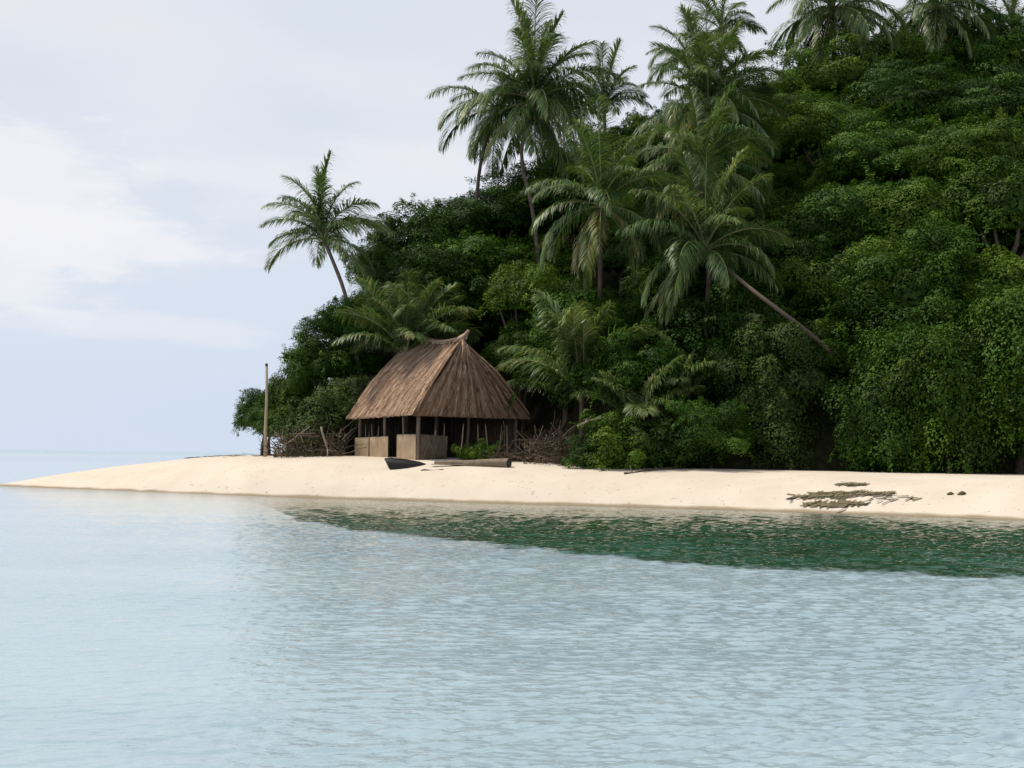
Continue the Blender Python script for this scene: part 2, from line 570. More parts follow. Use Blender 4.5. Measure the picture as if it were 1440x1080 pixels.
def build_sea():
    pxs = np.concatenate([np.linspace(-2600, -140, 60), np.linspace(-130, 1570, 850), np.linspace(1580, 4000, 60)])
    Ds = [2.5]
    while Ds[-1] < 9000:
        d = Ds[-1]
        Ds.append(d + (0.02 if d < 12 else 0.02 + (d - 12) * 0.0024 if d < 60 else 0.135 + (d - 60) * 0.02))
    Ds = np.array(Ds)
    P, D = np.meshgrid(pxs, Ds)
    X = (P - 720) / F * D
    Y = D
    rng = np.random.RandomState(4)
    Z = np.zeros_like(X)
    wn = X * 0
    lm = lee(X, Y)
    # the breeze freshens to the right and towards the middle of the lagoon
    gust = 0.5 + 0.35 * vnoise(X * .10, Y * .06, 31) + 0.2 * vnoise(X * .35, Y * .2, 32)
    px = P
    wind = np.interp(px, [-200, 100, 330, 800, 1440], [0.16, 0.26, 0.48, 0.72, 1.0]) * np.clip(0.45 + 0.75 * np.clip(gust, 0, 1.2) + 0.28 * vnoise(X * .18, Y * .75, 41), .2, 1.4)
    wind *= np.interp(D, [5, 14, 60, 75], [1.0, 1.0, 1.0, .3])
    amp = wind * (1 - lm) + lm * 1.1
    for k in range(70):
        lam = 0.065 * (0.48 / 0.065) ** rng.rand()
        th = R(100) + rng.normal(0, 0.55)
        kx, ky = 2 * math.pi / lam * math.cos(th), 2 * math.pi / lam * math.sin(th)
        sl = 0.040 * (lam / 0.25) ** (0.1)
        a = sl / (2 * math.pi / lam)
        # do not carry waves the grid is too coarse for
        res = np.where(D < 12, 0.02, 0.02 + (D - 12) * 0.0024)
        w = np.clip((lam / res - 2.5) / 3, 0, 1)
        ph = kx * X + ky * Y + rng.uniform(0, 6.28) + 0.8 * np.sin(X * .31 + k) + 0.8 * np.sin(Y * .23 + 2 * k)
        s = np.sin(ph)
        Z += a * w * (s + 0.25 * np.cos(2 * ph))
    Z = Z * amp * np.interp(D, [2.5, 60, 130], [1, 1, 0.0])
    V = np.stack([X, Y, Z], -1).reshape(-1, 3)
    n = len(pxs)
    i, j = np.meshgrid(np.arange(len(Ds) - 1), np.arange(n - 1), indexing='ij')
    a = (i * n + j).ravel()
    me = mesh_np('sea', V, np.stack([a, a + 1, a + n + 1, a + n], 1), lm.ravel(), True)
    m, nt, N, L, p, out = mat('lagoon_water')
    g = N('ShaderNodeNewGeometry')
    at_ = N('ShaderNodeAttribute', attribute_name='tint')
    mp = N('ShaderNodeMapping')
    mp.inputs['Scale'].default_value = (0.10, 0.30, 1)
    L(g.outputs['Position'], mp.inputs['Vector'])
    n1 = N('ShaderNodeTexNoise')
    n1.inputs['Scale'].default_value = 1.0
    n1.inputs['Detail'].default_value = 4
    L(mp.outputs[0], n1.inputs['Vector'])
    pale = ramp_node(N, [(0.35, (0.30, 0.41, 0.465)), (0.65, (0.355, 0.465, 0.515))])
    L(n1.outputs['Fac'], pale.inputs['Fac'])
    weed = ramp_node(N, [(0.35, (0.018, 0.042, 0.018)), (0.55, (0.018, 0.072, 0.040)), (0.75, (0.03, 0.11, 0.075))])  # emerald water, with the trees' dark reflection put into this colour
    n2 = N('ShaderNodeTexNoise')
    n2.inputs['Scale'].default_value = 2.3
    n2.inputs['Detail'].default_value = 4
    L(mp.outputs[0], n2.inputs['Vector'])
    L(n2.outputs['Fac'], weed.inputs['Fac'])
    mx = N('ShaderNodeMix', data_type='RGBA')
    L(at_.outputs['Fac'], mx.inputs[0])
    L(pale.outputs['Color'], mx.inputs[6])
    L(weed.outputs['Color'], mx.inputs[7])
    # beyond the spit the bottom drops away and the swell is rougher
    sp = N('ShaderNodeSeparateXYZ')
    L(g.outputs['Position'], sp.inputs[0])
    dp = N('ShaderNodeMapRange', interpolation_type='SMOOTHSTEP')
    dp.inputs['From Min'].default_value = 150
    dp.inputs['From Max'].default_value = 1200
    L(sp.outputs['Y'], dp.inputs['Value'])
    mxd = N('ShaderNodeMix', data_type='RGBA')
    L(dp.outputs[0], mxd.inputs[0])
    L(mx.outputs[2], mxd.inputs[6])
    mxd.inputs[7].default_value = (0.36, 0.46, 0.54, 1)
    L(mxd.outputs[2], p.inputs['Base Color'])
    for s_, a_, b_ in (('Roughness', .05, .4), ('Specular IOR Level', .33, .16)):
        mr = N('ShaderNodeMapRange')
        mr.inputs['To Min'].default_value = a_
        mr.inputs['To Max'].default_value = b_
        L(dp.outputs[0], mr.inputs['Value'])
        L(mr.outputs[0], p.inputs[s_])
    p.inputs['IOR'].default_value = 1.333
    # finest ripples
    mb = N('ShaderNodeMapping')
    mb.inputs['Scale'].default_value = (4.5, 9, 1)
    L(g.outputs['Position'], mb.inputs['Vector'])
    nb = N('ShaderNodeTexNoise')
    nb.inputs['Scale'].default_value = 1.0
    nb.inputs['Detail'].default_value = 3
    L(mb.outputs[0], nb.inputs['Vector'])
    b = N('ShaderNodeBump')
    b.inputs['Strength'].default_value = 0.5
    b.inputs['Distance'].default_value = 0.04
    L(nb.outputs['Fac'], b.inputs['Height'])
    L(b.outputs[0], p.inputs['Normal'])
    tag(link('sea', me, m), kind='structure')


build_sea()


# ------------------------------------------------------------------ the thatched hut
def build_hut():
    Fc = at(583, 640, 66.0)
    base = gz(Fc.x, Fc.y) + 0.0
    root = empty('thatched_hut', (Fc.x, Fc.y, base), 'brown thatched hut with steep hipped roof standing on the sand', 'hut')
    ang = R(31.5)
    ux = np.array([math.cos(ang), math.sin(ang), 0])       # along the hip end, to the right and away
    uy = np.array([-math.sin(ang), math.cos(ang), 0])      # along the long side, to the left and away
    W, Ln, EH, RH = 6.25, 7.3, 2.27, 5.88
    up = np.array([0, 0, 1.0])
    f = np.zeros(3) + up * EH
    l = uy * Ln + up * EH
    r = ux * W + up * EH
    b = ux * W + uy * Ln + up * EH
    A = ux * W * .5 + uy * 1.15 + up * (RH + .0)          # near end of the ridge
    Cc = ux * W * .5 + uy * (Ln - 1.25) + up * (RH + .42)
    rng = np.random.RandomState(11)

    def ridge(t):
        p = A + (Cc - A) * t
        return p - up * (0.24 * math.sin(math.pi * min(1, t * 1.0)) ** 1.2) * (1 if t < 1 else 0)

    def patch(e0, e1, r0, r1, sag):
        nrm = np.cross(e1 - e0, (r0 + r1) / 2 - (e0 + e1) / 2)
        nrm /= np.linalg.norm(nrm)
        ph = rng.uniform(0, 6, 5)

        def pt(u, v, lift=0.0):
            e = e0 + (e1 - e0) * u
            t = r0 + (r1 - r0) * u
            p = e + (t - e) * v
            if sag:
                p = p - up * 0.24 * v * v * math.sin(math.pi * min(max(u, 0), 1)) ** 1.2
            m_ = u * np.linalg.norm(e1 - e0)
            bund = (math.sin(m_ * 9 + ph[0] + 1.2 * math.sin(m_ * 2.3 + ph[1])) + .6 * math.sin(m_ * 17 + ph[2] + v * 2)) * .024
            bul = 0.17 * math.sin(math.pi * v) + 0.06 * math.sin(3 * u + ph[3]) * math.sin(4 * v + ph[4])
            return p + nrm * (lift + bul + bund), bund / .038
        return pt, np.linalg.norm(e1 - e0), nrm
    mb = MB()
    patches = [patch(l, f, Cc, A, True), patch(f, r, A, A + ux * .02, False), patch(r, b, A, Cc, True), patch(b, l, Cc, Cc - ux * .02, False)]
    for pi, (pt, width, nrm) in enumerate(patches):
        nu, nv = 70, 14
        V, T = [], []
        for j in range(nv + 1):
            for i in range(nu + 1):
                p, bd = pt(i / nu, j / nv)
                V.append(p)
                T.append(0.25 + .12 * bd)
        Fq = [(j * (nu + 1) + i, j * (nu + 1) + i + 1, (j + 1) * (nu + 1) + i + 1, (j + 1) * (nu + 1) + i) for j in range(nv) for i in range(nu)]
        mb.add(V, Fq, T)
        # straw: long overlapping strips, ragged at the eave
        for k in range(7000 if pi < 2 else 1500):
            v0 = rng.rand() ** 1.25
            if pi in (1, 3) and rng.rand() > 1 - v0 * .75:
                continue
            u0 = rng.rand()
            ln = rng.uniform(.12, .42)
            v1 = v0 - ln
            if v1 < -0.045:
                v1 = -0.045 * rng.rand() - .005
            w = rng.uniform(.02, .055) / width / max(0.25, 1 - v0 * (.8 if pi in (1, 3) else .3))
            du = rng.normal(0, .006)
            l0, l1 = rng.uniform(0.0, .05), rng.uniform(.015, .085)
            tt = min(1, max(0, rng.normal(.5, .17)))
            Q = []
            bd = 0
            for (uu, vv, lf) in ((u0 - w / 2, v0, l0), (u0 + w / 2, v0, l0), (u0 + du + w / 2, v1, l1), (u0 + du - w / 2, v1, l1 + .01)):
                p, bd = pt(uu, vv, lf)
                Q.append(p)
            mb.add(Q, [(0, 1, 2, 3)], tt + .2 * bd - (.08 if pi == 1 else 0) + .12 * (v0 - .4))  # the shade of the right hip end goes into its straw tint
        # shaggy fringe under the eave
        for k in range(int(width * 26)):
            u0 = rng.rand()
            w = rng.uniform(.02, .06) / width
            p0, _ = pt(u0 - w, 0.03, -.03)
            p1, _ = pt(u0 + w, 0.03, -.03)
            dn = up * rng.uniform(.04, .20)
            mb.add([p0, p1, p1 - dn - up * .04, p0 - dn], [(0, 1, 2, 3)], rng.uniform(.1, .5))
    mb.build('roof', MT['thatch'], root)
    # bundles of straw bound over the hips and the ridge
    for (e, t, ow) in ((f, A, -ux - uy), (r, A, ux - uy), (l, Cc, uy - ux)):
        hb = MB()
        for q in range(9):
            off = rng.normal(0, .05, 3)
            pts = []
            for s in np.linspace(-.0, 1.0, 9):
                p = e + (t - e) * s + (up * .8 + ow * .5) * .19 * math.sin(math.pi * s) + off * (1.2 - .6 * s) + rng.normal(0, .015, 3) + up * .03
                pts.append(p)
            a0 = rng.randint(0, 4)
            hb.tube(pts[a0:a0 + 6], rng.uniform(.02, .05), 5, rng.uniform(.45, .85), seed=q)
        hb.build('hip_binding', MT['thatch'], root)
    rb = MB()
    for q in range(10):
        off = np.array([rng.normal(0, .07), rng.normal(0, .07), rng.uniform(-.04, .10)])
        pts = [ridge(t) + off + up * .07 + rng.normal(0, .012, 3) for t in np.linspace(-.02, 1.03, 14)]
        rb.tube(pts, rng.uniform(.05, .085), 6, rng.uniform(.35, .9), seed=q)
    for q in range(70):
        t = rng.rand()
        sd = 1 if q % 2 else -1
        p = ridge(t) + up * .16
        d = -ux * sd * rng.uniform(.2, .45) - up * rng.uniform(.3, .7)
        rb.tube([p, p + d * .5 - ux * sd * .08, p + d], rng.uniform(.02, .035), 4, rng.uniform(.3, .8))
    rb.build('ridge_cap', MT['ridge'], root)
    horn = MB()
    d = ux * .08 - uy * .45 + up * .40
    for q in range(5):
        off = rng.normal(0, .035, 3)
        horn.tube([A + uy * .9 - up * .05 + off, A + uy * .3 + up * .1 + off, A + d * .5 + up * .06 + off, A + d * rng.uniform(.8, 1.1) + up * .1 + off * .6], [.09, .09, .07, .03], 6, rng.uniform(.5, .95))
    horn.build('ridge_horn', MT['ridge'], root)
    tails = MB()
    for q in range(26):
        s = rng.uniform(-1, 1)
        p = A + up * .12
        e = f + (r - f) * (.5 + .22 * s)
        ln = rng.uniform(.12, .34)
        q1 = p + (e - p) * ln - uy * .16
        tails.tube([p, (p + q1) / 2 - uy * .14, q1], [.05, .045, .02], 5, rng.uniform(.35, .85))
    tails.build('apex_bundle', MT['thatch'], root)

    # posts, rails, wall screens
    def wl(x, y, z):
        return ux * x + uy * y + up * z
    i0 = .42
    def gzl(x, y):
        q = np.array([Fc.x, Fc.y, 0]) + ux * x + uy * y
        return gz(q[0], q[1]) - base
    for (x, y, rr, t) in ((i0, i0, .10, .45), (W - i0, i0, .09, .3), (i0, Ln - i0, .09, .4), (W - i0, Ln - i0, .09, .3),
                          (W * .5, i0, .075, .3), (i0, Ln * .55, .075, .7), (i0, Ln * .28, .05, .6), (W * .5, Ln * .5, .11, .3)):
        m = MB()
        g0 = gzl(x, y) - .15
        top = EH + .25 if (x, y) != (W * .5, Ln * .5) else RH - .4
        pts = [wl(x + rng.normal(0, .02), y + rng.normal(0, .02), g0 + (top - g0) * s) for s in np.linspace(0, 1, 6)]
        m.tube(pts, [rr * 1.15, rr, rr, rr * .95, rr * .95, rr * .9], 8, t, jit=.08)
        m.build('post', MT['wood'], root, True)
    # thin leaning studs between roof and wall
    for (x, y, lean, t, rr, h) in ((i0, Ln * .95, .1, .7, .022, 1.8), (i0, Ln * .86, -.05, .6, .02, 1.8), (i0, Ln * .74, .12, .75, .025, 1.8), (i0, Ln * .66, -.12, .7, .02, 1.7),
                             (W * .16, i0, .35, .85, .028, 1.5), (W * .28, i0, .05, .5, .02, 1.8), (W * .42, i0, .22, .8, .03, 1.8),
                             (W * .60, i0, -.1, .6, .025, 1.8), (W * .70, i0, -.3, .7, .03, 1.8), (W * .78, i0, .12, .5, .025, 1.8), (W * .86, i0, -.08, .6, .03, 1.8)):
        m = MB()
        g0 = gzl(x, y) - .1
        dr = uy if x == i0 else ux
        p0 = wl(x, y, g0)
        p1 = wl(x, y, h) + dr * lean
        m.tube([p0, (p0 + p1) / 2 + rng.normal(0, .03, 3), p1], [rr * 1.2, rr, rr * .8], 6, t)
        m.build('stud', MT['pale_wood'], root, True)
    m = MB()
    for (a, c) in ((wl(i0, i0, EH - .02), wl(W - i0, i0, EH - .02)), (wl(i0, i0, EH), wl(i0, Ln - i0, EH)), (wl(W - i0, i0, EH), wl(W - i0, Ln - i0, EH)), (wl(i0, Ln - i0, EH), wl(W - i0, Ln - i0, EH))):
        m.tube([a, (a + c) / 2, c], .07, 6, .3)
    m.build('wall_plate', MT['wood'], root)
    # back and far walls of dark reeds
    m = MB()
    for (a0, a1, fx) in ((0, W, True), (0, Ln, False)):
        k = i0
        while k < (W if fx else Ln) - i0:
            x, y = (k, Ln - i0) if fx else (W - i0, k)
            m.tube([wl(x, y, gzl(x, y) - .1), wl(x + rng.normal(0, .02), y, EH)], rng.uniform(.035, .06), 5, rng.uniform(.05, .4))
            k += .085
    m.build('reed_wall', MT['wood'], root)

    def screen(axis, a, c, top0, top1, t, bow):
        mm = MB()
        n, V, T = 14, [], []
        for side in (0, 1):
            for j in range(5):
                for i in range(n + 1):
                    s = a + (c - a) * i / n
                    x, y = (i0 - .12, s) if axis == 'y' else (s, i0 - .12)
                    g0 = gzl(x, y) - .12
                    h = g0 + (top0 + (top1 - top0) * i / n - g0 + .012 * math.sin(i * 2.3)) * j / 4
                    o = bow * math.sin(math.pi * i / n) * j / 4 + .02 * math.sin(i * 1.1) + side * .03
                    V.append(wl(x, y, h) - (ux if axis == 'y' else uy) * o)
                    T.append(t + .06 * math.sin(i * 1.3 + j))
        st = 5 * (n + 1)
        Fq = []
        for j in range(4):
            for i in range(n):
                q = j * (n + 1) + i
                Fq.append((q, q + n + 1, q + n + 2, q + 1))
                Fq.append((st + q, st + q + 1, st + q + n + 2, st + q + n + 1))
        for i in range(n):
            q = 4 * (n + 1) + i
            Fq.append((q, st + q, st + q + 1, q + 1))
        for (q0) in (0, n):
            for j in range(4):
                q = j * (n + 1) + q0
                Fq.append((q, st + q, st + q + n + 1, q + n + 1) if q0 else (q, q + n + 1, st + q + n + 1, st + q))
        mm.add(V, Fq, T)
        o = mm.build('wall_screen', MT['screen'], root)
        return o
    screen('y', Ln * .98, Ln * .46, 1.12, 1.18, .62, .02)
    screen('y', Ln * .33, .42, 1.26, 1.26, .66, .05)
    screen('x', .45, W * .30, 1.26, 1.2, .08, .03)
    lat = MB()
    for k in range(11):
        x0 = .5 + 1.3 * k / 10
        for sg in (-1, 1):
            x1 = min(max(x0 + sg * rng.uniform(.35, .6), .46), 1.86)
            lat.tube([wl(x0, i0 - .20, -.05), wl((x0 + x1) / 2, i0 - .215, .55), wl(x1, i0 - .2, 1.2)], rng.uniform(.012, .022), 5, rng.uniform(.3, .7))
    lat.build('lattice', MT['wood'], root)
    # bamboo batten over the join of the long screen
    m = MB()
    m.tube([wl(i0 - .2, Ln * .74, gzl(i0, Ln * .74) - .1), wl(i0 - .2, Ln * .735, 1.4)], .022, 6, .3)
    m.build('batten', MT['wood'], root)
    m = MB()
    m.tube([wl(.75, i0 - .22, -.1), wl(.95, i0 - .2, 1.25)], .022, 6, .3)
    m.build('batten', MT['wood'], root)
    m = MB()
    m.tube([wl(1.35, i0 - .22, -.1), wl(1.25, i0 - .2, 1.28)], .022, 6, .3)
    m.build('batten', MT['wood'], root)
    return root


build_hut()


# ------------------------------------------------------------------ broadleaf trees
def leaf_quads(P, Nrm, size, asp, rng, droop=0.0):
    """one rhombus leaf per point"""
    n = len(P)
    t = rng.normal(0, 1, (n, 3))
    t[:, 2] -= droop
    t -= Nrm * np.sum(t * Nrm, 1, keepdims=True)
    t /= np.linalg.norm(t, axis=1, keepdims=True) + 1e-9
    b = np.cross(Nrm, t)
    s = size[:, None]
    V = np.stack([P - t * s * .5, P + b * s * asp * .5 + Nrm * s * .10, P + t * s * .5, P - b * s * asp * .5 + Nrm * s * .10], 1)
    return V.reshape(-1, 3), np.arange(n * 4).reshape(-1, 4)


def crown_mesh(name, seed, m, rx, rz, npuff=60, pr=(.5, 1.0), leaf=.24, per=260, flat=.8, droop=0.0, low=-.35, lump=.34, asp=.55):
    rng = np.random.RandomState(seed)
    Vs, Fs, Ts = [], [], []
    n0 = 0
    ph = rng.uniform(0, 6.28, (5, 3))
    fr = rng.normal(0, 1.6, (5, 3))
    cs = []
    tries_ = 0
    while len(cs) < npuff and tries_ < 4000:
        tries_ += 1
        d = rng.normal(0, 1, 3)
        d /= np.linalg.norm(d)
        if d[2] < low:
            continue
        w = 1 + lump * sum(math.sin(fr[k] @ d * 1.6 + ph[k][0]) for k in range(5)) / 2
        rad = w * (rng.uniform(.68, 1.12) if rng.rand() < .8 else rng.uniform(.35, .7))
        c = d * rad * np.array([rx, rx, rz])
        if all(np.linalg.norm((c - q) / [1, 1, flat]) > pr[0] * 1.0 for q in cs) or rng.rand() < .15:
            cs.append(c)
    for c in cs:
        out = c / np.array([rx, rx, rz])
        out = out / (np.linalg.norm(out) + 1e-6)
        r = rng.uniform(*pr)
        n = int(.85 * per * (r / pr[1]) ** 1.6)
        ax = rng.normal(0, 1, 3)
        ax /= np.linalg.norm(ax)
        el = rng.uniform(-.25, .75)
        d = rng.normal(0, 1, (n, 3)) + out * .55 + np.array([0, 0, .45])
        d /= np.linalg.norm(d, axis=1, keepdims=True)
        # each puff is itself broken into sprigs
        kk = rng.normal(0, 1, (7, 3))
        kk /= np.linalg.norm(kk, axis=1, keepdims=True)
        near = np.max(d @ kk.T, axis=1)
        rr = r * (rng.uniform(.62, 1.0, n) + .40 * np.clip((near - .55) / .45, 0, 1) ** 1.5)
        P = c + d * rr[:, None] * np.array([1, 1, flat])
        P += np.outer((P - c) @ ax, ax) * el
        P[:, 2] -= droop * .25 * rng.rand(n) ** 2
        Nr = d * .9 + rng.normal(0, .24, (n, 3)) + np.array([0, 0, .3])
        Nr /= np.linalg.norm(Nr, axis=1, keepdims=True)
        V, Fq = leaf_quads(P, Nr, leaf * rng.uniform(.65, 1.25, n), asp, rng, droop)
        Vs.append(V)
        Fs.append(Fq + n0)
        n0 += len(V)
        t = np.clip(.46 + rng.normal(0, .13) + rng.normal(0, .065, n) + .22 * (near - .7), 0, 1)
        Ts.append(np.repeat(t, 4))
    # leafy sprays reaching out of the mass, each a bent twig with leaves along it
    for q in range(int(npuff * 1.5)):
        c = cs[rng.randint(len(cs))]
        out = c / np.array([rx, rx, rz])
        d = out * .8 + rng.normal(0, .6, 3) + np.array([0, 0, .35])
        d /= np.linalg.norm(d)
        ln = rng.uniform(.5, 1.5) * pr[1]
        ml = int(per * rng.uniform(.05, .11))
        t = rng.rand(ml) ** .8
        sag = rng.uniform(.1, .5) + droop * .35
        st = c + d * pr[0] * .55
        P = st + d * (t * ln)[:, None] + rng.normal(0, .085 * pr[1] / .95, (ml, 3)) * (1.3 - t * .6)[:, None]
        P[:, 2] -= sag * ln * t ** 2
        Nr = rng.normal(0, .32, (ml, 3)) + np.array([0, 0, .8]) + d * .4
        Nr /= np.linalg.norm(Nr, axis=1, keepdims=True)
        V, Fq = leaf_quads(P, Nr, leaf * rng.uniform(.7, 1.4, ml), asp, rng, droop + .4)
        Vs.append(V)
        Fs.append(Fq + n0)
        n0 += len(V)
        Ts.append(np.repeat(np.clip(.52 + rng.normal(0, .13) + rng.normal(0, .06, ml) + .10 * t, 0, 1), 4))
    # inner leaves
    n = int(npuff * per * .06)
    d = rng.normal(0, 1, (n, 3))
    d /= np.linalg.norm(d, axis=1, keepdims=True)
    P = d * np.array([rx, rx, rz]) * rng.uniform(.35, .8, n)[:, None]
    P[:, 2] = np.maximum(P[:, 2], low * rz)
    V, Fq = leaf_quads(P, d, leaf * 1.9 * rng.uniform(.8, 1.3, n), .7, rng, droop)
    Vs.append(V)
    Fs.append(Fq + n0)
    Ts.append(np.repeat(np.clip(rng.normal(.4, .1, n), 0, 1), 4))
    me = mesh_np(name, np.concatenate(Vs), np.concatenate(Fs), np.concatenate(Ts))
    me.materials.append(m)
    return me


def trunk_mesh(seed, h, spread):
    """unit trunk: from z=0 to z=h with limbs fanning into the crown"""
    rng = np.random.RandomState(seed)
    mb = MB()
    pts = [np.array([rng.normal(0, .06) * i, rng.normal(0, .06) * i, h * .62 * i / 4 - (.4 if i == 0 else 0)]) for i in range(5)]
    mb.tube(pts, [.24, .19, .17, .16, .14], 8, .45, jit=.1, seed=seed)
    for k in range(6):
        a = k * 1.05 + rng.uniform(-.4, .4)
        e = pts[-1] + np.array([math.cos(a) * spread, math.sin(a) * spread, h * .38 + rng.uniform(-.3, .5)])
        st = pts[3] * .5 + pts[4] * .5
        mid = (st + e) / 2 + np.array([0, 0, -.25])
        mb.tube([st, mid, e], [.11, .075, .03], 6, .45, seed=k)
    return mb.mesh('trunk', True)


KINDS = {   # name: (material, crowns, crown centre height, base radius)
    'round': [crown_mesh('crown', 100 + i, MT['leaf_dark'], 2.6, 2.1, 64, (.55, .95), .15, 800) for i in range(3)],
    'bright': [crown_mesh('crown', 120 + i, MT['leaf_mid'], 2.4, 2.0, 58, (.5, .95), .18, 620, lump=.4, asp=.42) for i in range(2)],
    'tier': [crown_mesh('crown', 140 + i, MT['leaf_dark'], 2.9, 1.9, 52, (.6, 1.2), .14, 900, flat=.42, lump=.3) for i in range(2)],
    'tierb': [crown_mesh('crown', 150 + i, MT['leaf_mid'], 2.9, 1.8, 52, (.7, 1.2), .15, 860, flat=.45, lump=.3) for i in range(1)],
    'hang': [crown_mesh('crown', 160 + i, MT['leaf_dark'], 2.5, 3.6, 100, (.5, .95), .16, 600, flat=1.15, droop=1.6, low=-.95) for i in range(2)],
    'hangb': [crown_mesh('crown', 165 + i, MT['leaf_mid'], 2.5, 3.6, 100, (.5, .95), .16, 600, flat=1.15, droop=1.6, low=-.95) for i in range(1)],
    'grey': [crown_mesh('crown', 170, MT['leaf_grey'], 2.1, 3.3, 95, (.4, .75), .14, 560, flat=1.0, droop=.8, low=-.95)],
    'shrub': [crown_mesh('crown', 180 + i, MT['leaf_mid'], 1.15, .95, 34, (.28, .5), .12, 300, low=-.7, lump=.35) for i in range(2)],
    'shrubd': [crown_mesh('crown', 190 + i, MT['leaf_dark'], 1.15, 1.0, 34, (.28, .5), .12, 300, low=-.7, lump=.35) for i in range(2)],
    'shrubg': [crown_mesh('crown', 195, MT['leaf_grey'], 1.15, .95, 34, (.28, .5), .11, 320, low=-.7, lump=.35)],
}
TRUNKS = [trunk_mesh(200 + i, 3.0, 1.5) for i in range(3)]
for t_ in TRUNKS:
    t_.materials.append(MT['bark'])
trng = random.Random(5)


def tree(kind, px, py, D, s, label, cat='tree', name='broadleaf_tree', group=None, sz=1.0):
    """crown centred on the pixel at depth D; trunk down to the ground under it"""
    c = at(px, py, D)
    g = gz(c.x, c.y)
    root = empty(name, (c.x, c.y, g), label, cat, group, trng.uniform(0, 6.28))
    cr = link('crown', trng.choice(KINDS[kind]), None, root)
    h = max(c.z - g, .3)
    cr.location = (0, 0, h)
    cr.scale = (s, s, s * sz)
    tr = link('trunk', trng.choice(TRUNKS), None, root)
    k = min(max(h / 3.0, .15), 3.5)
    w = min(k, s) if 'shrub' not in kind else min(k, .35 * s)
    tr.scale = (w, w, k)
    return root


# beach edge on the right, foliage hanging to the sand
tree('hang', 1432, 552, 62.0, 1.05, 'dark tree with leaves hanging to the sand at the right edge of the beach')
tree('hangb', 1332, 568, 61.2, .98, 'broad drooping tree overhanging the sand between the two small stones and the hill')
tree('hang', 1243, 590, 62.0, .84, 'dark drooping tree just right of the black hollow in the beach edge')
tree('grey', 1092, 572, 64.2, .98, 'tall grey green tree with fine leaves below the leaning palm trunk')
tree('round', 1000, 615, 62.6, .62, 'dark bushy tree against the left foot of the grey green tree')
tree('hang', 1045, 500, 66, .72, 'narrow dark tree squeezed behind the grey green tree')
# second tier
tree('bright', 1395, 440, 65.5, 1.12, 'leafy mid green tree above the drooping one at the right edge')
tree('round', 1290, 430, 66.5, 1.05, 'round dense tree above the drooping beach trees, right of the leaning trunk')
tree('bright', 1190, 420, 68, .92, 'green tree directly behind the lower end of the leaning palm trunk')
tree('round', 1120, 390, 70, .75, 'small dark tree above the leaning palm trunk')
tree('bright', 1420, 300, 69.5, 1.15, 'large bright green crown halfway up the hill at the right edge')
tree('round', 1190, 325, 72, 1.08, 'big dome shaped crown right of the drooping brown palm fronds')
tree('bright', 1300, 320, 70.5, 1.0, 'bright yellowish green crown between the dome shaped crown and the right edge')
tree('bright', 1250, 385, 68.5, .8, 'small bright crown tucked under the dome shaped crown')
tree('tierb', 1370, 230, 76, 1.0, 'pale topped spreading crown above the large bright crown on the right')
# upper right slope: layered crowns
tree('tier', 1230, 235, 79, 1.0, 'layered dark crown just above the dome shaped crown')
tree('tierb', 1150, 190, 83, .95, 'flat layered crown beside the black hollow right of the tall palms')
tree('tier', 1270, 160, 86, 1.1, 'flat layered crown high on the slope below the palm cut off by the frame')
tree('tier', 1390, 160, 84, 1.15, 'dark layered crown high on the slope near the right edge')
tree('tierb', 1160, 118, 92, 1.1, 'layered light green crown right under the skyline palm with long drooping fronds')
tree('tierb', 1270, 92, 95, 1.05, 'layered crown on the skyline between the two drooping palms')
tree('tier', 1385, 78, 96, 1.15, 'dark crown on the skyline at the upper right corner')
# slope behind the palms
tree('tierb', 905, 220, 88, .95, 'bright leafy crown on the skyline left of the tall grouped palms')
tree('tierb', 775, 282, 85, .95, 'light green crown around the lower trunk of the tallest palm')
tree('tier', 705, 308, 84, 1.05, 'broad crown on the skyline below the fronds of the leftmost tall palm')
tree('round', 635, 350, 83, .95, 'round dark crown on the skyline left of the tall palm pair')
tree('bright', 735, 420, 74, .82, 'bright leafed tree with drooping sprays right above the hut roof')
tree('round', 650, 385, 79, 1.05, 'dense dark crown on the slope straight above the hut ridge')
tree('round', 568, 378, 81, .85, 'dense crown on the skyline right of the left palm fronds')
tree('round', 620, 420, 76.5, .8, 'dark crown close behind the young palm above the hut')
# left slope and point
tree('round', 505, 458, 78, .8, 'dark crown around the foot of the leaning left palm')
tree('round', 458, 515, 77.5, .72, 'dark leafy crown on the left slope between pole and left palm')
tree('bright', 405, 560, 78, .62, 'green bushy tree right above the top of the grey post')
tree('round', 370, 590, 79, .5, 'small rounded tree at the far left tip of the wood, behind the post')
tree('bright', 412, 603, 76, .48, 'light green bush right of the post', 'bush', 'bush')
tree('shrubg', 440, 600, 74, 1.25, 'dull olive bush over the dead branches left of the hut', 'bush', 'bush')
tree('shrubg', 478, 570, 74, 1.2, 'olive scrub touching the left eave of the hut', 'bush', 'bush')
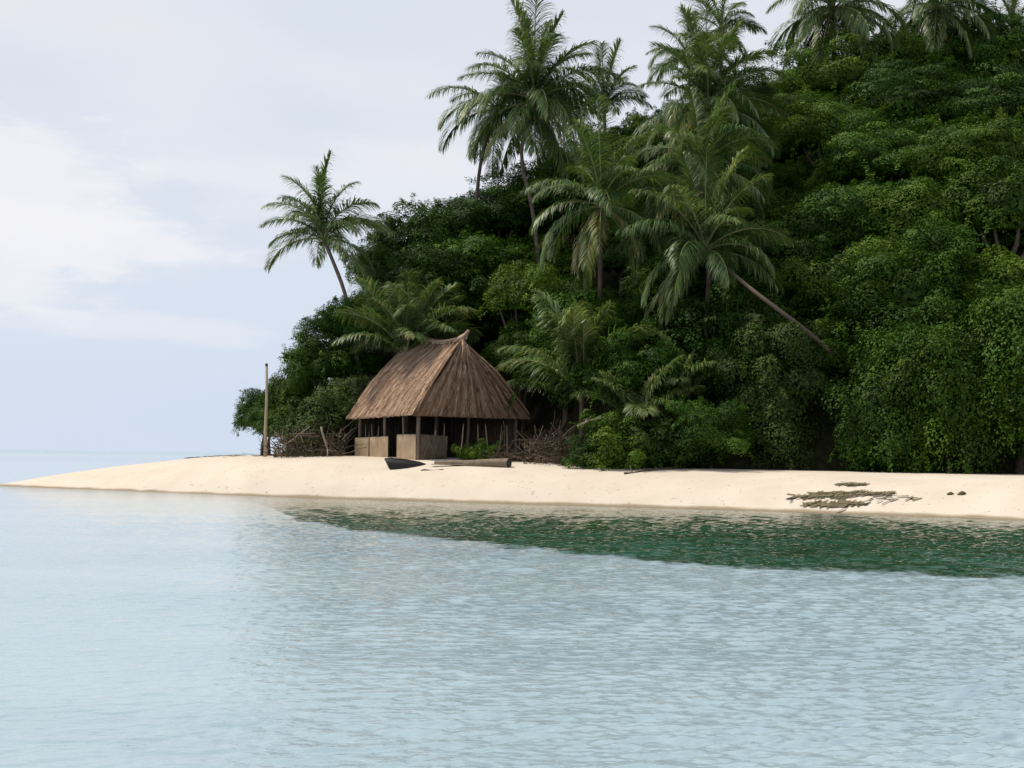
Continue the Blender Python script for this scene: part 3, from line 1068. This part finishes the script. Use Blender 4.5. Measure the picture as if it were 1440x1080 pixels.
# foot of the slope, middle
tree('shrub', 866, 640, 61.8, .95, 'bright green bush at the edge of the sand right of the dry brush', 'bush', 'bush')
tree('shrubd', 822, 641, 62.6, .72, 'dark green low bush next to the dry brush', 'bush', 'bush')
tree('shrubg', 915, 628, 62.2, 1.05, 'dull olive bush over the driftwood branch', 'bush', 'bush')
tree('shrubd', 962, 634, 62.0, 1.05, 'dark glossy bush right of the driftwood branch', 'bush', 'bush')
tree('shrub', 850, 598, 63.6, .8, 'yellowish green bush under the young palm right of the hut', 'bush', 'bush')
tree('shrub', 664, 638, 66.4, .5, 'low green bush in front of the open side of the hut', 'bush', 'bush')
tree('shrub', 688, 640, 66.2, .36, 'small low green bush in front of the right end of the hut', 'bush', 'bush')
tree('round', 880, 470, 70, .7, 'dark crown deep between the palm trunks')
tree('round', 930, 545, 66.5, .6, 'dark thicket tree behind the yellowish young palm')
tree('round', 738, 505, 73, .55, 'dark thicket tree behind the right slope of the hut roof')
tree('hang', 1060, 420, 70, .6, 'vine hung dark tree right of the double palm crowns')

# the rest of the wood, filled in on the slope
REG = [(330, 640, 'dense dark tree packed on the left slope above the hut', 'trees packed on the left slope'),
       (640, 1060, 'dense tree packed on the slope behind the tall palms', 'trees packed behind the palms'),
       (1060, 1700, 'dense tree packed on the right hand slope of the hill', 'trees packed on the right hand slope')]
pts_done = []
frng = random.Random(12)
tries = 0
while tries < 2600:
    tries += 1
    px = frng.uniform(370, 1530)
    d0 = float(np.interp(px, TR_P, TR_D))
    d1 = float(np.interp(px, TR_P, CR_D))
    D = frng.uniform(d0 + 2.5, d1 + 1)
    X = (px - 720) / F * D
    if (X + 3.8) ** 2 + (D - 70.7) ** 2 < 6.6 ** 2:      # keep clear of the hut
        continue
    if any((X - a) ** 2 + (D - b) ** 2 < 3.15 ** 2 for a, b in pts_done):
        continue
    g = gz(X, D)
    s = frng.uniform(.62, 1.0)
    if px < 520:
        s *= .6
    top = g + 2.0 + 2.9 * s
    ytop = hor(px) - (top - 2) / D * F
    sk = float(np.interp(px, SK_P, SK_Y))
    if ytop < sk - 4:
        continue
    py = hor(px) - (g + 2.0 - 2) / D * F - .011 * 0
    reg = next(r for r in REG if r[0] <= px < r[1])
    kind = frng.choice(['round', 'round', 'round', 'bright', 'tier'] if px < 1060 else ['round', 'bright', 'tier', 'tierb', 'tier'])
    tree(kind, px, py, D, s, reg[2], group=reg[3])
    pts_done.append((X, D))
print('fill trees', len(pts_done))


# ------------------------------------------------------------------ palms
def frond_mesh(seed, e0, droop, L=4.0, base_t=.45, hang=1.0, npair=105, dead=False, wid=.050):
    """frond leaving the crown along +X at elevation e0 and arching over by droop (degrees)"""
    rng = np.random.RandomState(seed)
    n = 26
    s = np.linspace(0, 1, n)
    el = R(e0) - R(droop) * s ** 1.25
    yaw = R(rng.uniform(-10, 10)) * s ** 1.5
    dx = np.cos(el) * np.cos(yaw)
    dy = np.cos(el) * np.sin(yaw)
    dz = np.sin(el)
    tan = np.stack([dx, dy, dz], 1)
    pts = np.vstack([[0, 0, 0], np.cumsum((tan[:-1] + tan[1:]) / 2 * (L / (n - 1)), 0)])
    mb = MB()
    rt = .9 if not dead else .95
    mb.tube(pts, np.interp(s, [0, .08, .3, 1], [.085, .058, .040, .010]), 5, np.interp(np.repeat(s, 5), [0, .3, 1], [rt, .74, base_t + .1]) if False else rt - .04, cap=False)
    twist = R(rng.uniform(-25, 25))
    for k in range(npair):
        t = .13 + .86 * (k + rng.uniform(-.3, .3)) / npair
        t = min(max(t, .1), .995)
        i = t * (n - 1)
        a = int(min(i, n - 2))
        p = pts[a] + (pts[a + 1] - pts[a]) * (i - a)
        T = tan[a]
        side = np.cross(np.array([0, 0, 1.0]), T)
        side /= np.linalg.norm(side) + 1e-9
        upv = np.cross(T, side)
        prof = np.interp(t, [0, .12, .3, .6, .85, 1], [.25, .5, .88, 1.0, .72, .28]) * .29 * L
        for sg in (-1, 1):
            if rng.rand() < .10:
                continue
            ln = prof * rng.uniform(.85, 1.12)
            fw = np.interp(t, [0, .5, 1], [.35, .75, 1.7])
            d = side * sg * math.cos(twist) + upv * (.30 + sg * math.sin(twist)) + T * fw + rng.normal(0, .17, 3)
            d /= np.linalg.norm(d)
            w = wid * L / 4 * rng.uniform(.8, 1.2)
            segs = 4
            q = p.copy()
            row = []
            dd = d.copy()
            hv = rng.uniform(.6, 1.5)
            for j in range(segs + 1):
                f = j / segs
                wj = w * (1.0 - f ** 2.2) * (.6 + .8 * min(f * 3, 1) * .5) + .004
                wd = np.cross(dd, np.array([0, 0, 1.0]) + side * .2)
                wd /= np.linalg.norm(wd) + 1e-9
                row.append((q - wd * wj / 2, q + wd * wj / 2))
                q = q + dd * ln / segs
                dd = dd + np.array([0, 0, -1.0]) * (.34 + .42 * f) * hang * hv
                dd /= np.linalg.norm(dd)
            V = np.array([x for pr_ in row for x in pr_])
            Fq = [(2 * j, 2 * j + 1, 2 * j + 3, 2 * j + 2) for j in range(segs)]
            tt = base_t + rng.normal(0, .13) + .12 * t
            mb.add(V, Fq, np.clip(np.repeat([tt + .02 * j for j in range(segs + 1)], 2), 0, 1))
    return mb.mesh('frond')


TIERS = [(84, 26, .5), (66, 62, .47), (46, 82, .44), (24, 88, .42), (-2, 74, .46), (-34, 46, .58)]
FRONDS = []
for ti, (e0, dr, bt) in enumerate(TIERS):
    FRONDS.append([frond_mesh(300 + ti * 10 + k, e0, dr + (k - 1) * 12, base_t=bt, hang=.75 + .12 * ti) for k in range(3)])
DEAD = [frond_mesh(400 + k, -22 - 22 * k, 58, L=3.4, base_t=.88, hang=1.6, npair=40, dead=True) for k in range(2)]
YOUNG = [frond_mesh(430 + k, 86 - k * 9, 34 + k * 11, base_t=.52, hang=.9, wid=.06) for k in range(5)]
YELLOW = [frond_mesh(450 + k, 80 - k * 11, 45 + k * 11, base_t=.56, hang=.9, wid=.06) for k in range(4)]
for grp in FRONDS + [DEAD, YOUNG, YELLOW]:
    for me in grp:
        me.materials.append(MT['palm'])
nut = MB()
for k in range(5):
    a = k * 1.256
    c = np.array([math.cos(a) * .17, math.sin(a) * .17, -.22 - .06 * (k % 2)])
    nut.tube([c + [0, 0, .13], c + [0, 0, .08], c, c - [0, 0, .08], c - [0, 0, .13]], [.02, .08, .11, .085, .02], 8, .5 + .1 * (k % 3))
NUT = nut.mesh('coconut_cluster', True)
NUT.materials.append(MT['nut'])
prng = random.Random(3)


def palm(px, py, D, L, label, base=None, mids=(), n=(3, 4, 5, 6, 5, 3), dead=2, lean=(0, 0), group='tall coconut palms', thick=1.0, nuts=True, bd=0.0, md=None):
    """crown at the pixel; trunk through the mid pixels down to the ground at the base pixel column"""
    c = at(px, py, D)
    md = bd if md is None else md
    bpx = px if base is None else base
    bD = D + bd
    bx = (bpx - 720) / F * bD
    bz = gz(bx, bD)
    root = empty('coconut_palm', (bx, bD, bz), label, 'palm', group)
    o = np.array([bx, bD, bz])
    ctrl = [np.array([0, 0, -.3])] + [np.array(at(a, b, D + md)) - o for a, b in mids[::-1]] + [np.array(c) - o]
    if not mids:
        e = ctrl[-1]
        ctrl.insert(1, np.array([e[0] * .3, e[1] * .3, e[2] * .5]))
    # smooth through the control points
    ctrl = np.array(ctrl)
    par = np.concatenate([[0], np.cumsum(np.linalg.norm(np.diff(ctrl, axis=0), axis=1))])
    par /= par[-1]
    tt = np.linspace(0, 1, 22)
    pts = np.stack([np.interp(tt, par, ctrl[:, k]) for k in range(3)], 1)
    for _ in range(6):
        pts[1:-1] = (pts[:-2] + 2 * pts[1:-1] + pts[2:]) / 4
    mb = MB()
    mb.tube(pts, np.interp(tt, [0, .08, .9, 1], [.20, .135, .10, .13]) * thick, 9, .5, jit=.05, seed=int(px))
    mb.build('trunk', MT['palm_bark'], root, True)
    k = 0
    cl = Vector(tuple(np.array(c) - o))
    for ti, cnt in enumerate(n):
        for q in range(int(cnt * 1.15 + .5)):
            az = k * 2.39996 + prng.uniform(-.25, .25)
            k += 1
            if prng.random() < .10:
                continue
            f = link('frond', prng.choice(FRONDS[ti]), None, root)
            s = L / 4 * prng.uniform(.88, 1.1) * (1.08 if ti == 0 else 1)
            s *= 1.06
            f.scale = (s, s, s)
            f.location = cl + Vector((0, 0, .12 - .05 * ti))
            f.rotation_euler = (lean[0] + prng.uniform(-.08, .08), lean[1] + prng.uniform(-.1, .1), az)
    for q in range(dead):
        f = link('dead_frond', DEAD[q % 2], None, root)
        f['label'] = 'withered tan frond hanging down'
        s = L / 4 * prng.uniform(.8, 1.05)
        f.scale = (s, s, s)
        f.location = cl + Vector((0, 0, -.15))
        f.rotation_euler = (0, 0, prng.uniform(0, 6.28))
    if nuts:
        f = link('coconut_cluster', NUT, None, root)
        f.location = cl + Vector((0, 0, -.05))
    return root


palm(455, 335, 77, 3.75, 'lone palm leaning out over the sea side, left of the wood', 520, ((488, 415),), n=(2, 3, 4, 5, 4, 2), dead=0, lean=(0, -.25))
palm(752, 140, 80, 4.75, 'tallest palm with full crown and bare curved trunk on the skyline', 765, ((727, 215), (750, 290)), n=(4, 5, 6, 7, 6, 4), dead=3)
palm(698, 152, 83, 4.3, 'palm half hidden behind the left side of the tallest palm', 650, ((676, 215),), n=(0, 1, 4, 6, 5, 2), dead=0)
palm(850, 150, 88, 3.4, 'palm top peeping over the wood right of the tallest palm', 850, n=(3, 4, 4, 3, 0, 0), dead=0)
palm(846, 288, 70, 4.3, 'palm with straight trunk standing midway above the beach right of the hut', 842, n=(3, 4, 5, 6, 5, 3), dead=4)
palm(1014, 42, 91, 3.1, 'small palm crown standing highest against the sky right of centre', 1012, n=(2, 3, 4, 4, 2, 0), dead=0)
palm(968, 82, 89, 3.2, 'small palm left of the highest small palm crown', 975, n=(2, 3, 4, 4, 3, 0), dead=0)
palm(995, 150, 80, 4.9, 'big dense palm crown under the two small skyline palms', 1020, n=(4, 5, 6, 6, 5, 2), dead=2)
palm(985, 238, 74, 4.3, 'palm with brown withered fronds drooping to the right', 1100, ((1058, 322),), n=(2, 3, 5, 6, 5, 3), dead=8)
palm(992, 352, 67.5, 4.5, 'lowest big palm, its long bare trunk leaning across to the right', 1222, ((1062, 412), (1150, 476)), n=(3, 4, 5, 7, 6, 4), dead=4, bd=-.5, md=-4.2, thick=.8)
palm(1172, 12, 92, 5.0, 'palm with long drooping fronds cut off by the top of the frame', 1172, n=(2, 3, 4, 6, 7, 6), dead=4)
palm(1318, 8, 95, 4.8, 'palm cut off by the top of the frame nearer to the right corner', 1318, n=(2, 3, 4, 6, 7, 6), dead=3)
palm(1425, 45, 97, 2.6, 'stubby palm top in the upper right corner', 1425, n=(5, 5, 4, 2, 0, 0), dead=0)


def young_palm(px, py, D, L, label, fronds, n, spread=.16, el=0.0):
    c = at(px, py, D)
    g = gz(c.x, c.y)
    root = empty('young_palm', (c.x, c.y, g), label, 'palm', 'young palms at the foot of the slope')
    h = max(c.z - g, .2)
    mb = MB()
    mb.tube([(0, 0, -.3), (.03, 0, h * .5), (0, 0, h + .1)], [.20, .15, .12], 8, .45, jit=.1)
    mb.build('trunk', MT['palm_bark'], root, True)
    for k in range(n):
        f = link('frond', fronds[k % len(fronds)], None, root)
        s = L / 4 * prng.uniform(.8, 1.1)
        f.scale = (s, s, s)
        f.location = (0, 0, h)
        f.rotation_euler = (prng.uniform(-spread, spread), el + prng.uniform(-spread, spread), k * 2.39996 + prng.uniform(-.3, .3))
    return root


young_palm(572, 500, 72.5, 4.8, 'young grey green palm arching over the left of the hut roof', YOUNG, 24, .25, .15)
young_palm(818, 565, 66.0, 5.2, 'tall young palm with upright fronds right of the hut', YOUNG, 15, .15, -.2)
young_palm(795, 570, 70.0, 3.7, 'low young palm arching towards the right side of the hut roof', YOUNG, 12, .25, 0)
young_palm(900, 605, 63.6, 3.6, 'yellowish young palm spreading above the green bush', YELLOW, 15, .25, .1)
young_palm(955, 570, 65.2, 3.4, 'small light green palm right of the yellowish young palm', YELLOW, 12, .2)
young_palm(1035, 490, 66.5, 3.4, 'light green palm tuft behind the hanging dead leaf below the lowest big palm', YELLOW, 11, .3)


# ------------------------------------------------------------------ beach things
def on_sand(px, D):
    X = (px - 720) / F * D
    return Vector((X, D, gz(X, D)))


def D_at(px, py):
    """depth at which the photo pixel meets the beach"""
    lo = float(np.interp(px, PXS, SHORE_D))
    Ds = np.linspace(lo, lo + 18, 900)
    r = ray(px, py)
    e = np.abs(CAM.z + r.z * Ds / r.y - ground(r.x * Ds / r.y, Ds))
    return float(Ds[int(np.argmin(e[:500] if e[:500].min() < .02 else e))])


# the post on the point
def build_post():
    p = at(373, 638, 73.0)
    g = gz(p.x, p.y)
    root = empty('wooden_post', (p.x, p.y, g), 'tall bare pale wooden post standing alone on the sand at the left', 'post')
    top = at(372.5, 511, 73.0)
    h = top.z - g
    mb = MB()
    mb.tube([(0, 0, -.4), (-.01, 0, h * .3), (.02, 0, h * .6), (-.02, 0, h * .97)], [.095, .088, .078, .066], 10, .62, jit=.05)
    mb.build('shaft', MT['pale_wood'], root, True)
    mb = MB()
    mb.tube([(-.02, 0, h * .97 + .004), (-.025, 0, h * .985), (-.025, 0, h)], [.070, .08, .05], 8, .3, jit=.1)
    mb.build('cap', MT['dark_wood'], root, True)


build_post()


def stick_pts(rng, p, d, ln, bend=.15, n=5):
    pts = [np.array(p, float)]
    d = np.array(d, float)
    for i in range(n - 1):
        d = d + rng.normal(0, bend, 3)
        d /= np.linalg.norm(d)
        pts.append(pts[-1] + d * ln / (n - 1))
    return pts


def brush_pile(px0, px1, D0, D1, h, n, label, seed, name='brush_pile'):
    """one tangled heap of dead branches"""
    rng = np.random.RandomState(seed)
    c = on_sand((px0 + px1) / 2, (D0 + D1) / 2)
    root = empty(name, c, label, 'dead branches')
    mb = MB()
    for k in range(n):
        q = on_sand(rng.uniform(px0, px1), rng.uniform(D0, D1))
        ed = min(1, 2.5 * min(q.x - on_sand(px0, D0).x, on_sand(px1, D0).x - q.x) / 2 + .3)
        z = q.z - .05 + rng.rand() ** 1.5 * h * max(ed, .2) * .7
        d = (rng.normal(0, 1), rng.normal(0, .6), rng.uniform(-.05, .9))
        d = np.array(d) / np.linalg.norm(d)
        pts = stick_pts(rng, (q.x - c.x, q.y - c.y, z - c.z), d, rng.uniform(.5, 1.9))
        r = rng.uniform(.012, .04)
        mb.tube(pts, np.linspace(r, r * .4, 5), 5, rng.beta(1.6, 2.2), seed=k)
    mb.build('branches', MT['stick'], root)
    # withered leaves caught in it
    m = 1500
    P = []
    for k in range(m):
        q = on_sand(rng.uniform(px0, px1), rng.uniform(D0, D1))
        P.append((q.x - c.x, q.y - c.y, q.z - c.z + rng.rand() ** 1.6 * h * .6))
    Nr = rng.normal(0, 1, (m, 3)) + [0, 0, .6]
    Nr /= np.linalg.norm(Nr, axis=1, keepdims=True)
    V, Fq = leaf_quads(np.array(P), Nr, rng.uniform(.08, .2, m), .4, rng)
    me = mesh_np('withered_leaves', V, Fq, np.repeat(rng.uniform(.1, .8, m), 4))
    link('withered_leaves', me, MT['dry_leaf'], root)


brush_pile(385, 487, 70.5, 74, 2.0, 170, 'tangle of grey dead branches left of the hut', 51)
brush_pile(738, 835, 63.5, 67, 1.7, 170, 'tangle of brown dead branches right of the hut', 52)
brush_pile(690, 815, 65.2, 66.4, .7, 130, 'low strip of dry brush along the sand right of the hut', 53)


def single_branch(px0, py0, px1, py1, D_, r, label, seed, m='stick', tint=.8, twigs=3, name='driftwood_branch', cat='driftwood'):
    rng = np.random.RandomState(seed)
    a, b = [at(x, y, D_ if D_ else D_at(x, y)) + Vector((0, 0, 0 if D_ else r * .6)) for x, y in ((px0, py0), (px1, py1))]
    root = empty(name, a, label, cat)
    e = np.array(b - a)
    pts = [e * s + rng.normal(0, .03, 3) * (0 < s < 1) for s in np.linspace(0, 1, 7)]
    mb = MB()
    mb.tube(pts, np.linspace(r, r * .55, 7), 7, tint, jit=.1, seed=seed)
    mb.build('stem', MT[m], root, True)
    if twigs:
        for k in range(twigs):
            mb = MB()
            p = pts[rng.randint(2, 6)]
            d = e / np.linalg.norm(e) + rng.normal(0, .6, 3)
            mb.tube(stick_pts(rng, p, d / np.linalg.norm(d), rng.uniform(.3, .8)), np.linspace(r * .5, r * .2, 5), 5, tint)
            mb.build('twig', MT[m], root)
    return root


single_branch(812, 600, 846, 585, 63.2, .07, 'pale broken branch jutting from the dry brush towards the bushes', 61, tint=.95)
single_branch(390, 634, 436, 600, 71.5, .055, 'long grey stick slanting up in the tangle left of the hut', 62, tint=.85)
single_branch(452, 600, 461, 638, 70.4, .06, 'thick pale stick upright beside the left wall screen', 63, tint=.95)
single_branch(946, 660, 878, 667, 0, .075, 'flat grey driftwood branch lying on the sand under the bushes', 64, tint=.45, twigs=4)
single_branch(592, 662, 624, 660.5, 0, .03, 'thin dark stick lying on the sand below the hut', 65, tint=.15, twigs=1)
single_branch(985, 466, 952, 416, 66.0, .11, 'bare broken trunk leaning among the ferns below the palms', 66, m='palm_bark', tint=.5, twigs=0, name='broken_trunk', cat='dead trunk')
single_branch(997, 372, 994, 482, 66.2, .16, 'long brown dead leaf sheath hanging under the lowest big palm', 67, m='palm_bark', tint=.25, twigs=0, name='hanging_leaf_sheath', cat='dead leaf')


# dark upturned hull and the grey log in front of the hut
def build_hull():
    a, b = at(548, 659, D_at(548, 659)), at(599, 652, D_at(599, 653))
    root = empty('upturned_canoe', (a.x, a.y, gz(a.x, a.y)), 'small black upturned hull lying on the sand before the hut', 'boat')
    o = np.array([a.x, a.y, gz(a.x, a.y)])
    d = np.array([b.x, b.y, gz(b.x, b.y)]) - o
    ln = np.linalg.norm(d)
    u = d / ln
    v = np.array([-u[1], u[0], 0])
    up = np.array([0, 0, 1.0])
    n, k = 13, 9
    V = []
    for i in range(n):
        s = i / (n - 1)
        w = .42 * math.sin(math.pi * (.12 + .84 * s)) ** .6
        h = np.interp(s, [0, .15, .5, .85, 1], [.50, .50, .36, .16, .03])
        for j in range(k):
            t = math.pi * j / (k - 1)
            V.append(u * (s * ln - .25 * (1 - s) * (math.sin(t))) + v * w * math.cos(t) + up * (h * math.sin(t) ** .8 - .05))
    Fq = [(i * k + j, i * k + j + 1, (i + 1) * k + j + 1, (i + 1) * k + j) for i in range(n - 1) for j in range(k - 1)]
    mb = MB()
    mb.add(V, Fq, .45)
    c = len(V)
    mb.add([V[j] for j in range(k)] + [np.mean(V[:k], 0)], [(j, k, j + 1, j) if False else (k, j + 1, j, k) for j in range(0)] or [(0, 1, 2, 8), (2, 3, 7, 8), (3, 4, 5, 7), (5, 6, 7, 7)][:3], .2)
    mb.build('hull', MT['dark_wood'], root, True)
    kb = MB()
    kb.tube([V[i * k + 4] + up * .02 for i in range(n)], .03, 6, .7)
    kb.build('keel', MT['dark_wood'], root)


build_hull()


def build_log():
    a, b = at(612, 652, D_at(612, 653)), at(716, 656, D_at(716, 657))
    o = np.array([a.x, a.y, gz(a.x, a.y)])
    e = np.array([b.x, b.y, gz(b.x, b.y)]) - o
    root = empty('driftwood_log', o, 'long grey log with a dark cut end on the sand before the hut', 'log')
    up = np.array([0, 0, 1])
    mb = MB()
    pts = [e * s + up * (.07 + .10 * s + .015 * math.sin(9 * s)) for s in np.linspace(0, 1, 9)]
    mb.tube(pts, np.linspace(.09, .22, 9), 10, .62, jit=.12, cap=False, seed=4)
    mb.build('bark_side', MT['wood'], root, True)
    mb = MB()
    u = e / np.linalg.norm(e)
    mb.tube([pts[-1] - u * .02, pts[-1] + u * .02], [.23, .21], 10, .6)
    mb.build('cut_end', MT['dark_wood'], root)
    # a flat board lying beside it
    r2 = empty('grey_board', on_sand(648, D_at(648, 655)), 'thin weathered board lying against the grey log', 'board')
    mb = MB()
    mb.box((0, 0, .06), (2.6, .22, .04), R(-9), .75)
    mb.build('plank', MT['wood'], r2)


build_log()


# stones / husks, right
def stone(px, py, D, r, label, seed):
    rng = np.random.RandomState(seed)
    p = on_sand(px, D)
    mb = MB()
    n = 6
    pts = [(0, 0, r * .9 * z) for z in np.linspace(-.5, 1, n)]
    mb.tube(pts, [r * .7, r, r * 1.02, r * .85, r * .55, r * .15], 9, .35, jit=.15, seed=seed)
    o = mb.build('coconut_husk', MT['nut'], None, True)
    o.location = p
    o.scale = (1.3, 1, 1)
    tag(o, label, 'coconut')


stone(1337, 694, D_at(1337, 695), .10, 'smaller brown husk of the two lying on the bright sand', 1)
stone(1353, 694, D_at(1353, 695), .13, 'larger brown husk of the two lying on the bright sand', 2)


def wrack(cells, label, seed, name='seaweed_wrack'):
    """a mat of dried weed: thin strips lying on the sand"""
    rng = np.random.RandomState(seed)
    V, T = [], []
    for (px0, px1, py, th, n) in cells:
        for k in range(n):
            s = rng.rand()
            px = px0 + (px1 - px0) * s
            y = py + rng.normal(0, th) * math.sin(math.pi * min(max(s, .08), .92)) ** .7
            D_ = D_at(px, y) + rng.normal(0, .05)
            p = on_sand(px, D_)
            a = rng.normal(0, .5)
            l, w = rng.uniform(.08, .26), rng.uniform(.02, .05)
            ca, sa = math.cos(a), math.sin(a)
            z = rng.uniform(.01, .06)
            for (i, j) in ((-l, -w), (l, -w), (l, w), (-l, w)):
                qx, qy = p.x + i * ca - j * sa, p.y + i * sa + j * ca
                V.append((qx, qy, gz(qx, qy) + z + rng.uniform(-.006, .02)))
            T += [rng.uniform(.2, .8)] * 4
    V = np.array(V)
    me = mesh_np(name, V, np.arange(len(V)).reshape(-1, 4), T)
    tag(link(name, me, MT['weed']), label, 'seaweed', kind='stuff')


MT['weed'] = tint_mat('dried_weed', [(0, (0.06, 0.055, 0.03)), (.5, (0.15, 0.125, 0.075)), (1, (0.28, 0.23, 0.15))], 0.9, 0, 0.1)
wrack([(1126, 1190, 699, 1.3, 70), (1150, 1254, 695, 1.5, 190), (1132, 1216, 710, 1.2, 100), (1110, 1290, 702, 5.0, 34)], 'grey green mats of dried seaweed on the bright sand', 71)
wrack([(1180, 1215, 682, 1.2, 60)], 'small shadow higher up the sand, laid as dark strips', 72)  # dark strips standing in for a shadow on the sand
wrack([(262, 345, 641, 1.0, 110)], 'thin line of washed up litter on the crest of the sand spit', 73, 'drift_litter')
